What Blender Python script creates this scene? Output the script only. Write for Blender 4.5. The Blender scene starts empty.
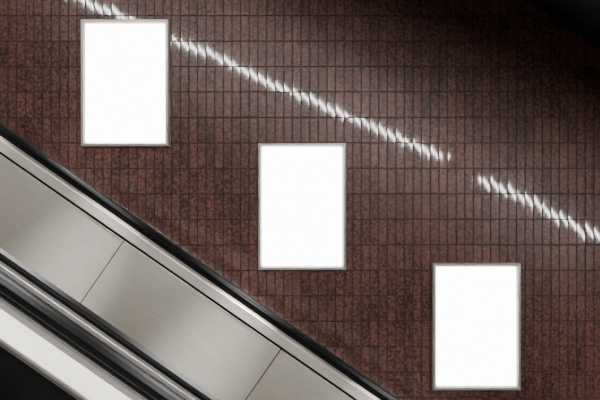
import bpy, math, random
from mathutils import Vector, Matrix
random.seed(7)
TAN=0.695; TH=math.atan(TAN); C=math.cos(TH); S=math.sin(TH)
D=2.9
X0,X1=-5.0,5.0
FLOOR=-5.6; CEIL=3.6; YB=-4.2
col=bpy.context.scene.collection

# ---------- materials ----------
def mat(name, color, rough=0.5, metal=0.0, spec=0.5):
    m=bpy.data.materials.new(name); m.use_nodes=True
    b=m.node_tree.nodes["Principled BSDF"]
    b.inputs["Base Color"].default_value=(*color,1)
    b.inputs["Roughness"].default_value=rough
    b.inputs["Metallic"].default_value=metal
    b.inputs["Specular IOR Level"].default_value=spec
    return m
def noise_mat(name, c1, c2, scale, rough=(0.4,0.6), metal=0.0, stretch=(1,1,1), rot=(0,0,0), bump=0.0, detail=6, fac=(0.35,0.65), spec=0.5):
    m=mat(name,c1,rough[0],metal,spec); nt=m.node_tree; N=nt.nodes; L=nt.links; b=N["Principled BSDF"]
    tc=N.new("ShaderNodeTexCoord"); mp=N.new("ShaderNodeMapping")
    mp0=N.new("ShaderNodeMapping"); mp0.inputs["Rotation"].default_value=rot
    mp.inputs["Scale"].default_value=stretch
    L.new(tc.outputs["Object"],mp0.inputs[0]); L.new(mp0.outputs[0],mp.inputs[0])
    n=N.new("ShaderNodeTexNoise"); n.inputs["Scale"].default_value=scale; n.inputs["Detail"].default_value=detail
    L.new(mp.outputs[0],n.inputs["Vector"])
    r=N.new("ShaderNodeMapRange"); r.inputs["From Min"].default_value=fac[0]; r.inputs["From Max"].default_value=fac[1]
    L.new(n.outputs["Fac"],r.inputs["Value"])
    mx=N.new("ShaderNodeMix"); mx.data_type='RGBA'
    mx.inputs[6].default_value=(*c1,1); mx.inputs[7].default_value=(*c2,1)
    L.new(r.outputs[0],mx.inputs[0]); L.new(mx.outputs[2],b.inputs["Base Color"])
    rr=N.new("ShaderNodeMapRange"); rr.inputs["To Min"].default_value=rough[0]; rr.inputs["To Max"].default_value=rough[1]
    L.new(r.outputs[0],rr.inputs["Value"]); L.new(rr.outputs[0],b.inputs["Roughness"])
    if bump:
        bp=N.new("ShaderNodeBump"); bp.inputs["Strength"].default_value=bump; bp.inputs["Distance"].default_value=0.002
        L.new(n.outputs["Fac"],bp.inputs["Height"]); L.new(bp.outputs[0],b.inputs["Normal"])
    return m

def tile_material():
    m=mat("glazed_brown_tile",(0.08,0.03,0.025),0.3); nt=m.node_tree; N=nt.nodes; L=nt.links; b=N["Principled BSDF"]
    at=N.new("ShaderNodeAttribute"); at.attribute_name="tile_rand"
    tc=N.new("ShaderNodeTexCoord")
    n1=N.new("ShaderNodeTexNoise"); n1.inputs["Scale"].default_value=60; n1.inputs["Detail"].default_value=8; n1.inputs["Roughness"].default_value=0.7
    n2=N.new("ShaderNodeTexNoise"); n2.inputs["Scale"].default_value=2.0; n2.inputs["Detail"].default_value=4
    L.new(tc.outputs["Object"],n1.inputs["Vector"]); L.new(tc.outputs["Object"],n2.inputs["Vector"])
    a=N.new("ShaderNodeMath"); a.operation='MULTIPLY_ADD'; a.inputs[1].default_value=0.22
    L.new(at.outputs["Fac"],a.inputs[0]); 
    s=N.new("ShaderNodeMath"); s.operation='MULTIPLY_ADD'; s.inputs[1].default_value=3.6
    L.new(n1.outputs["Fac"],s.inputs[0]); s.inputs[2].default_value=-1.78
    L.new(s.outputs[0],a.inputs[2])
    a2=N.new("ShaderNodeMath"); a2.operation='MULTIPLY_ADD'; a2.inputs[1].default_value=0.7
    L.new(n2.outputs["Fac"],a2.inputs[0]); L.new(a.outputs[0],a2.inputs[2])
    cr=N.new("ShaderNodeValToRGB")
    cr.color_ramp.elements[0].position=0.1; cr.color_ramp.elements[0].color=(0.038,0.015,0.012,1)
    cr.color_ramp.elements[1].position=0.95; cr.color_ramp.elements[1].color=(0.23,0.105,0.083,1)
    L.new(a2.outputs[0],cr.inputs[0]); L.new(cr.outputs[0],b.inputs["Base Color"])
    b.inputs["Roughness"].default_value=0.36
    b.inputs["Specular IOR Level"].default_value=0.4
    b.inputs["Coat Weight"].default_value=1.0
    b.inputs["Coat Roughness"].default_value=0.055
    bp=N.new("ShaderNodeBump"); bp.inputs["Strength"].default_value=0.4; bp.inputs["Distance"].default_value=0.001
    L.new(n1.outputs["Fac"],bp.inputs["Height"]); L.new(bp.outputs[0],b.inputs["Normal"])
    return m
def emis(name,color,strength):
    m=bpy.data.materials.new(name); m.use_nodes=True; N=m.node_tree.nodes; N.clear()
    e=N.new("ShaderNodeEmission"); o=N.new("ShaderNodeOutputMaterial")
    e.inputs[0].default_value=(*color,1); e.inputs[1].default_value=strength
    m.node_tree.links.new(e.outputs[0],o.inputs[0]); return m

M_tile=tile_material()
M_grout=noise_mat("grout",(0.036,0.021,0.018),(0.070,0.044,0.039),30,(0.8,0.9))
M_steel=noise_mat("brushed_steel",(0.64,0.62,0.57),(0.78,0.76,0.71),18,(0.30,0.40),0.70,(0.5,1,30),(0,-TH,0),0.05)
M_steel_b=noise_mat("satin_steel_trim",(0.72,0.70,0.65),(0.76,0.74,0.69),60,(0.28,0.30),0.6,(0.3,1,10),(0,-TH,0))
M_rub=noise_mat("black_rubber",(0.004,0.004,0.005),(0.006,0.006,0.007),20,(0.38,0.42),spec=.2)
M_darkclad=noise_mat("dark_cladding",(0.006,0.008,0.0075),(0.010,0.012,0.011),5,(0.4,0.5))
M_frame=noise_mat("silver_aluminium",(0.56,0.52,0.47),(0.62,0.58,0.53),30,(0.32,0.40),0.5)
M_sheet=emis("emissive_white_poster",(1.0,1.0,1.0),14)  # poster sheet's white comes from its own emission
M_step=noise_mat("cast_aluminium_step",(0.16,0.16,0.16),(0.24,0.24,0.23),30,(0.4,0.55),0.8)
M_conc=noise_mat("wall_panel",(0.20,0.19,0.18),(0.25,0.24,0.23),3,(0.6,0.7))
M_dark=noise_mat("dark_paint",(0.010,0.008,0.009),(0.018,0.014,0.015),4,(0.55,0.7))
M_pier=noise_mat("dark_pier",(0.05,0.05,0.05),(0.07,0.07,0.07),4,(0.55,0.7))
M_floor=noise_mat("terrazzo_floor",(0.10,0.095,0.09),(0.2,0.19,0.18),60,(0.3,0.4))
M_tube=emis("fluorescent_tube",(1.0,0.97,0.95),120)
M_yellow=noise_mat("yellow_step_edge",(0.5,0.36,0.02),(0.6,0.42,0.03),20)

# ---------- helpers ----------
def mesh(name,vs,fs,m,parent=None,smooth=False):
    me=bpy.data.meshes.new(name); me.from_pydata(vs,[],fs); me.update()
    o=bpy.data.objects.new(name,me); col.objects.link(o)
    for mm in (m if isinstance(m,list) else [m]): me.materials.append(mm)
    import bmesh
    bm=bmesh.new(); bm.from_mesh(me); bmesh.ops.recalc_face_normals(bm,faces=bm.faces); bm.to_mesh(me); bm.free()
    if smooth:
        for p in me.polygons: p.use_smooth=True
    if parent: o.parent=parent
    return o
def bevel(o,w,seg=2):
    b=o.modifiers.new("bev",'BEVEL'); b.width=w; b.segments=seg; b.limit_method='ANGLE'; b.angle_limit=0.5
def empty(name):
    e=bpy.data.objects.new(name,None); col.objects.link(e); return e
def box(name,x0,x1,y0,y1,z0,z1,m,parent=None,bv=0):
    vs=[(x,y,z) for x in(x0,x1) for y in(y0,y1) for z in(z0,z1)]
    fs=[(0,1,3,2),(4,6,7,5),(0,4,5,1),(2,3,7,6),(0,2,6,4),(1,5,7,3)]
    o=mesh(name,vs,fs,m,parent)
    if bv: bevel(o,bv)
    return o
def incl(name,prof,m,parent=None,x0=X0,x1=X1,bv=0,seg=2):
    """closed profile of (y,v) extruded along the incline, cut vertically"""
    n=len(prof); vs=[]
    for x in(x0,x1):
        for y,v in prof: vs.append((x,y,v/C-x*TAN))
    fs=[tuple(range(n)),tuple(range(2*n-1,n-1,-1))]
    for i in range(n):
        j=(i+1)%n; fs.append((i,j,n+j,n+i))
    o=mesh(name,vs,fs,m,parent)
    if bv: bevel(o,bv,seg)
    return o
def incl_box(name,y0,y1,v0,v1,m,parent=None,**k):
    return incl(name,[(y0,v0),(y1,v0),(y1,v1),(y0,v1)],m,parent,**k)
def slab_s(s0,s1,y0,y1,v0,v1):
    out=[]
    for s in(s0,s1):
        for y in(y0,y1):
            for v in(v0,v1): out.append((s*C+v*S,y,-s*S+v*C))
    return out
BF=[(0,1,3,2),(4,6,7,5),(0,4,5,1),(2,3,7,6),(0,2,6,4),(1,5,7,3)]

# ---------- tiled wall (real tiles) ----------
PX=0.006
PW=8.6*PX; PH=25.4*PX; G=0.0034; GH=0.0034
wall=box("wall_back",X0,X1,0.0,0.15,FLOOR,CEIL,M_grout)
vs=[];fs=[];rnd=[]
px0=(0-300)*PX; pz0=(200-168.5)*PX   # joint phase
i0=math.ceil((X0-px0)/PW); i1=math.floor((X1-px0)/PW)
j0=math.ceil((FLOOR-pz0)/PH); j1=math.floor((CEIL-pz0)/PH)
us=[-1,-0.94,-0.5,0.5,0.94,1]
TD=0.0045
for j in range(j0,j1):
    for i in range(i0,i1):
        cx=px0+(i+.5)*PW; cz=pz0+(j+.5)*PH
        hw=(PW-G)/2; hh=(PH-GH)/2
        tx=random.gauss(0,0.002); tz=random.gauss(0,0.0022); dy=random.gauss(0,0.0003)
        base=len(vs); r=random.random()
        rows=[-1,-0.975,0.975,1]
        for b in rows:
            for a in us:
                bul=0.00018*(1-a*a)
                y=-(TD+bul+dy)+tx*a*hw+tz*b*hh
                if abs(a)==1 or abs(b)==1: y=0.0005
                vs.append((cx+a*hw,y,cz+b*hh)); rnd.append(r)
        nu=len(us)
        for q in range(len(rows)-1):
            for p in range(nu-1):
                k=base+q*nu+p
                fs.append((k,k+1,k+1+nu,k+nu))
me=bpy.data.meshes.new("tiles"); me.from_pydata(vs,[],fs); me.update()
at=me.attributes.new("tile_rand",'FLOAT','POINT'); at.data.foreach_set("value",rnd)
me.materials.append(M_tile)
for p in me.polygons:
    p.use_smooth=True
tl=bpy.data.objects.new("tiles",me); col.objects.link(tl); tl.parent=wall
me.set_sharp_from_angle(angle=math.radians(25))

# ---------- posters ----------
def poster(cx_px,cy_px):
    cx=(cx_px-300)*PX; cz=(200-cy_px)*PX
    W=88*PX/2*0.992; H=127*PX/2*0.992; F=0.025; yb=-0.009; yf=-0.034
    e=empty("poster_frame"); 
    prof=[(0,yb),(0,yf+0.006),(0.004,yf),(F-0.008,yf),(F,yf+0.010),(F,yb)]
    vs=[];fs=[]
    for k,(sx,sz) in enumerate([(-1,-1),(1,-1),(1,1),(-1,1)]):
        for ins,y in prof: vs.append((cx+sx*(W-ins),y,cz+sz*(H-ins)))
    n=len(prof)
    for k in range(4):
        k2=(k+1)%4
        for a in range(n):
            b=(a+1)%n
            fs.append((k*n+a,k*n+b,k2*n+b,k2*n+a))
    o=mesh("frame",vs,fs,M_frame,e)
    box("back_panel",cx-W+.004,cx+W-.004,-0.014,-0.009,cz-H+.004,cz+H-.004,M_frame,e)
    box("poster_sheet",cx-W+F-.002,cx+W-F+.002,-0.020,-0.016,cz-H+F-.002,cz+H-F+.002,M_sheet,e)
    return e
poster(126.5,84); poster(302,206.5); poster(475,325.5)

# ---------- escalator ----------
esc=empty("escalator")
# far balustrade
incl("handrail_far",[(-.21,-.630),(-.205,-.605),(-.225,-.593),(-.275,-.593),(-.295,-.607),(-.29,-.630)],M_rub,esc,bv=.004)
incl("handrail_guide_far",[(-.23,-.68),(-.23,-.625),(-.28,-.625),(-.28,-.68)],M_rub,esc)
incl("cap_trim_far",[(-.03,-.72),(-.03,-.655),(-.225,-.640),(-.285,-.640),(-.30,-.652),(-.306,-.705),(-.27,-.712),(-.27,-.72)],M_steel_b,esc,bv=.003)
incl_box("groove_far",-.26,-.285,-.735,-.70,M_rub,esc)
incl_box("balustrade_core_far",-.05,-.278,-1.9,-.71,M_darkclad,esc)
vs=[];fs=[]
k=-8
while True:
    s0=-.655+1.03*k; s1=s0+1.03
    k+=1
    vm=-1.0
    if s1*C+vm*S>X1: break
    if s0*C+vm*S-0.3<X0: continue
    b=len(vs); vs+=slab_s(s0+.0025,s1-.0025,-.272,-.292,-1.42,-.722)
    fs+=[tuple(b+q for q in f) for f in BF]
o=mesh("inner_panels_far",vs,fs,M_steel,esc); bevel(o,.002)
incl_box("skirt_far",-.28,-.33,-1.9,-1.44,M_steel_b,esc,bv=.002)
# near balustrade
incl_box("inner_panels_near",-1.385,-1.415,-1.44,-.69,M_steel,esc)
incl_box("skirt_near",-1.34,-1.40,-1.9,-1.44,M_steel_b,esc)
incl("gasket_near",[(-1.385,-.70),(-1.385,-.662),(-1.39,-.655),(-1.425,-.655),(-1.43,-.662),(-1.43,-.70)],M_rub,esc,bv=.003)
incl("inner_trim_near",[(-1.425,-.72),(-1.425,-.674),(-1.430,-.671),(-1.445,-.674),(-1.452,-.72)],M_steel_b,esc,bv=.003)
incl("handrail_near",[(-1.45,-.71),(-1.448,-.692),(-1.462,-.680),(-1.50,-.676),(-1.53,-.680),(-1.545,-.692),(-1.541,-.71)],M_rub,esc,bv=.004)
incl_box("balustrade_core_near",-1.41,-1.545,-1.9,-.70,M_darkclad,esc)
incl("outer_trim_near",[(-1.53,-.72),(-1.53,-.704),(-1.558,-.704),(-1.572,-.715),(-1.605,-.765),(-1.605,-.775),(-1.53,-.775)],M_steel_b,esc,bv=.003)
incl_box("outer_bead_near",-1.53,-1.59,-.79,-.775,M_steel,esc,bv=.002)
incl_box("outer_cladding_near",-1.53,-1.58,-2.1,-.79,M_darkclad,esc)
incl_box("truss_underside",-.03,-1.58,-2.15,-1.95,M_darkclad,esc)
# steps
vs=[];fs=[];mi=[]
RUN=.30; RISE=RUN*TAN
n=int((X1-X0)/RUN)
def addb(x0,x1,y0,y1,z0,z1,m):
    b=len(vs)
    vs.extend([(x,y,z) for x in(x0,x1) for y in(y0,y1) for z in(z0,z1)])
    for f in BF: fs.append(tuple(b+q for q in f)); mi.append(m)
for q in range(n):
    xa=X0+q*RUN; zt=-.73-1.0-(xa+RUN/2)*TAN
    addb(xa,xa+RUN-.004,-1.335,-.335,zt-.26,zt-.012,0)
    for c in range(40):
        y=-1.33+c*.0249
        addb(xa+.001,xa+RUN-.005,y,y+.012,zt-.012,zt,0)
    addb(xa+RUN-.03,xa+RUN-.003,-1.334,-.336,zt-.011,zt+.001,1)
o=mesh("steps",vs,fs,[M_step,M_yellow],esc)
for p,m_ in zip(o.data.polygons,mi): p.material_index=m_

# ---------- shell ----------
box("floor",X0,X1,YB,0.0,FLOOR-.15,FLOOR,M_floor)
box("ceiling",X0,X1,YB,0.0,CEIL,CEIL+.15,M_dark)
box("wall_left",X0-.15,X0,YB,0.0,FLOOR,CEIL,M_pier)
box("wall_right",X1,X1+.15,YB,0.0,FLOOR,CEIL,M_pier)
wf=box("wall_front",X0,X1,YB-.15,YB,FLOOR,CEIL,M_conc)
incl("ceiling_soffit",[(-0.009,1.76),(-1.85,1.68),(-1.85,2.0),(-0.009,2.0)],M_dark,x0=-1.6,x1=X1-.01,bv=.004)

# ---------- lamps ----------
def tube_fixture(pa,pb,L=4.06):
    f=(D+L)/D
    a=Vector(((pa[0]-300)*PX*f,-L,(200-pa[1])*PX*f)); b=Vector(((pb[0]-300)*PX*f,-L,(200-pb[1])*PX*f))
    d=(b-a); ln=d.length; d.normalize(); up=Vector((0,-1,0)); w=Vector((-d.z,0,d.x))
    e=empty("linear_wall_light")
    def bar(nm,r0,r1,w0,w1,m,ends=0):
        v=[]
        for s in(-ends,ln+ends):
            for r in(r0,r1):
                for q in(w0,w1): v.append(tuple(a+d*s+up*r+w*q))
        ob=mesh(nm,v,BF,m,e); bevel(ob,.004); return ob
    bar("housing",.03,.14,-.07,.07,M_dark,.03)
    # added baffle above the tubes, keeps their light off the upper wall
    v=[]
    for s in(-.05,ln+.05):
        for r,q in((.10,.07),(.10,.09),(-.30,-.012),(-.30,-.022),(-.02,.045)): v.append(tuple(a+d*s+up*r+w*q))
    mesh("added_baffle",v,[(0,1,2,3,4),(9,8,7,6,5),(0,5,6,1),(1,6,7,2),(2,7,8,3),(3,8,9,4),(4,9,5,0)],M_dark,e)
    nseg=max(1,round(ln/1.25)); 
    for t in range(nseg):
        s0=ln*t/nseg+.02; s1=ln*(t+1)/nseg-.02; R=.02; v=[];fc=[]
        for s in(s0,s1):
            for q in range(12):
                an=q*math.tau/12; v.append(tuple(a+d*s+up*(R*math.cos(an))+w*(R*math.sin(an))))
        for q in range(12): fc.append((q,(q+1)%12,12+(q+1)%12,12+q))
        fc+= [tuple(range(12)),tuple(range(23,11,-1))]
        mesh("tube",v,fc,M_tube,e,True)
tube_fixture((60,-10),(443,158))
tube_fixture((478,177),(604,240))

def area(name,loc,target,sx,sy,power,colr=(1,.96,.92),spread=180):
    e=empty(name)
    l=bpy.data.lights.new(name+"_lamp",'AREA'); l.shape='RECTANGLE'; l.size=sx; l.size_y=sy; l.energy=power; l.color=colr
    l.spread=math.radians(spread)
    o=bpy.data.objects.new("lamp",l); col.objects.link(o); o.parent=e
    z=(Vector(loc)-Vector(target)).normalized()
    x=Vector((C,0,-S)); x=(x-z*x.dot(z)).normalized(); y=z.cross(x)
    o.matrix_world=Matrix((( x.x,y.x,z.x,loc[0]),(x.y,y.y,z.y,loc[1]),(x.z,y.z,z.z,loc[2]),(0,0,0,1)))
    v=[]
    for a in(-sx/2-.01,sx/2+.01):
        for b in(-sy/2-.01,sy/2+.01):
            for c in(.01,.09): v.append(tuple(Vector(loc)+x*a+y*b+z*c))
    mesh("housing",v,BF,M_dark,e)  # added box around the fill lamp, shaped like a fixture
    return e
def P(s,y,v): return (s*C+v*S,y,-s*S+v*C)
for s in(-2.2,0.2,2.6):  # added unseen fill lamps that brighten the lower wall
    area("wall_fill_light",P(s,-3.6,2.5),P(s,0,-1.2),1.8,.2,19)
for s in(-3.3,-2.45,-1.55,-.70,.18,1.08,1.98,2.88):  # added unseen fill lamps, spaced to put light bands on the steel panels
    area("panel_fill_light",P(s,-1.3,1.60),P(s-.12,-.29,-1.35),.07,.07,3.4,spread=14)

w=bpy.data.worlds.new("World"); bpy.context.scene.world=w; w.use_nodes=True
w.node_tree.nodes["Background"].inputs[0].default_value=(.02,.02,.022,1)

cam=bpy.data.cameras.new("Camera"); co=bpy.data.objects.new("Camera",cam); col.objects.link(co)
co.location=(0,-D,0); co.rotation_euler=(math.pi/2,0,0)
cam.sensor_width=36; cam.lens=36*D/3.6; cam.clip_start=.02
bpy.context.scene.camera=co
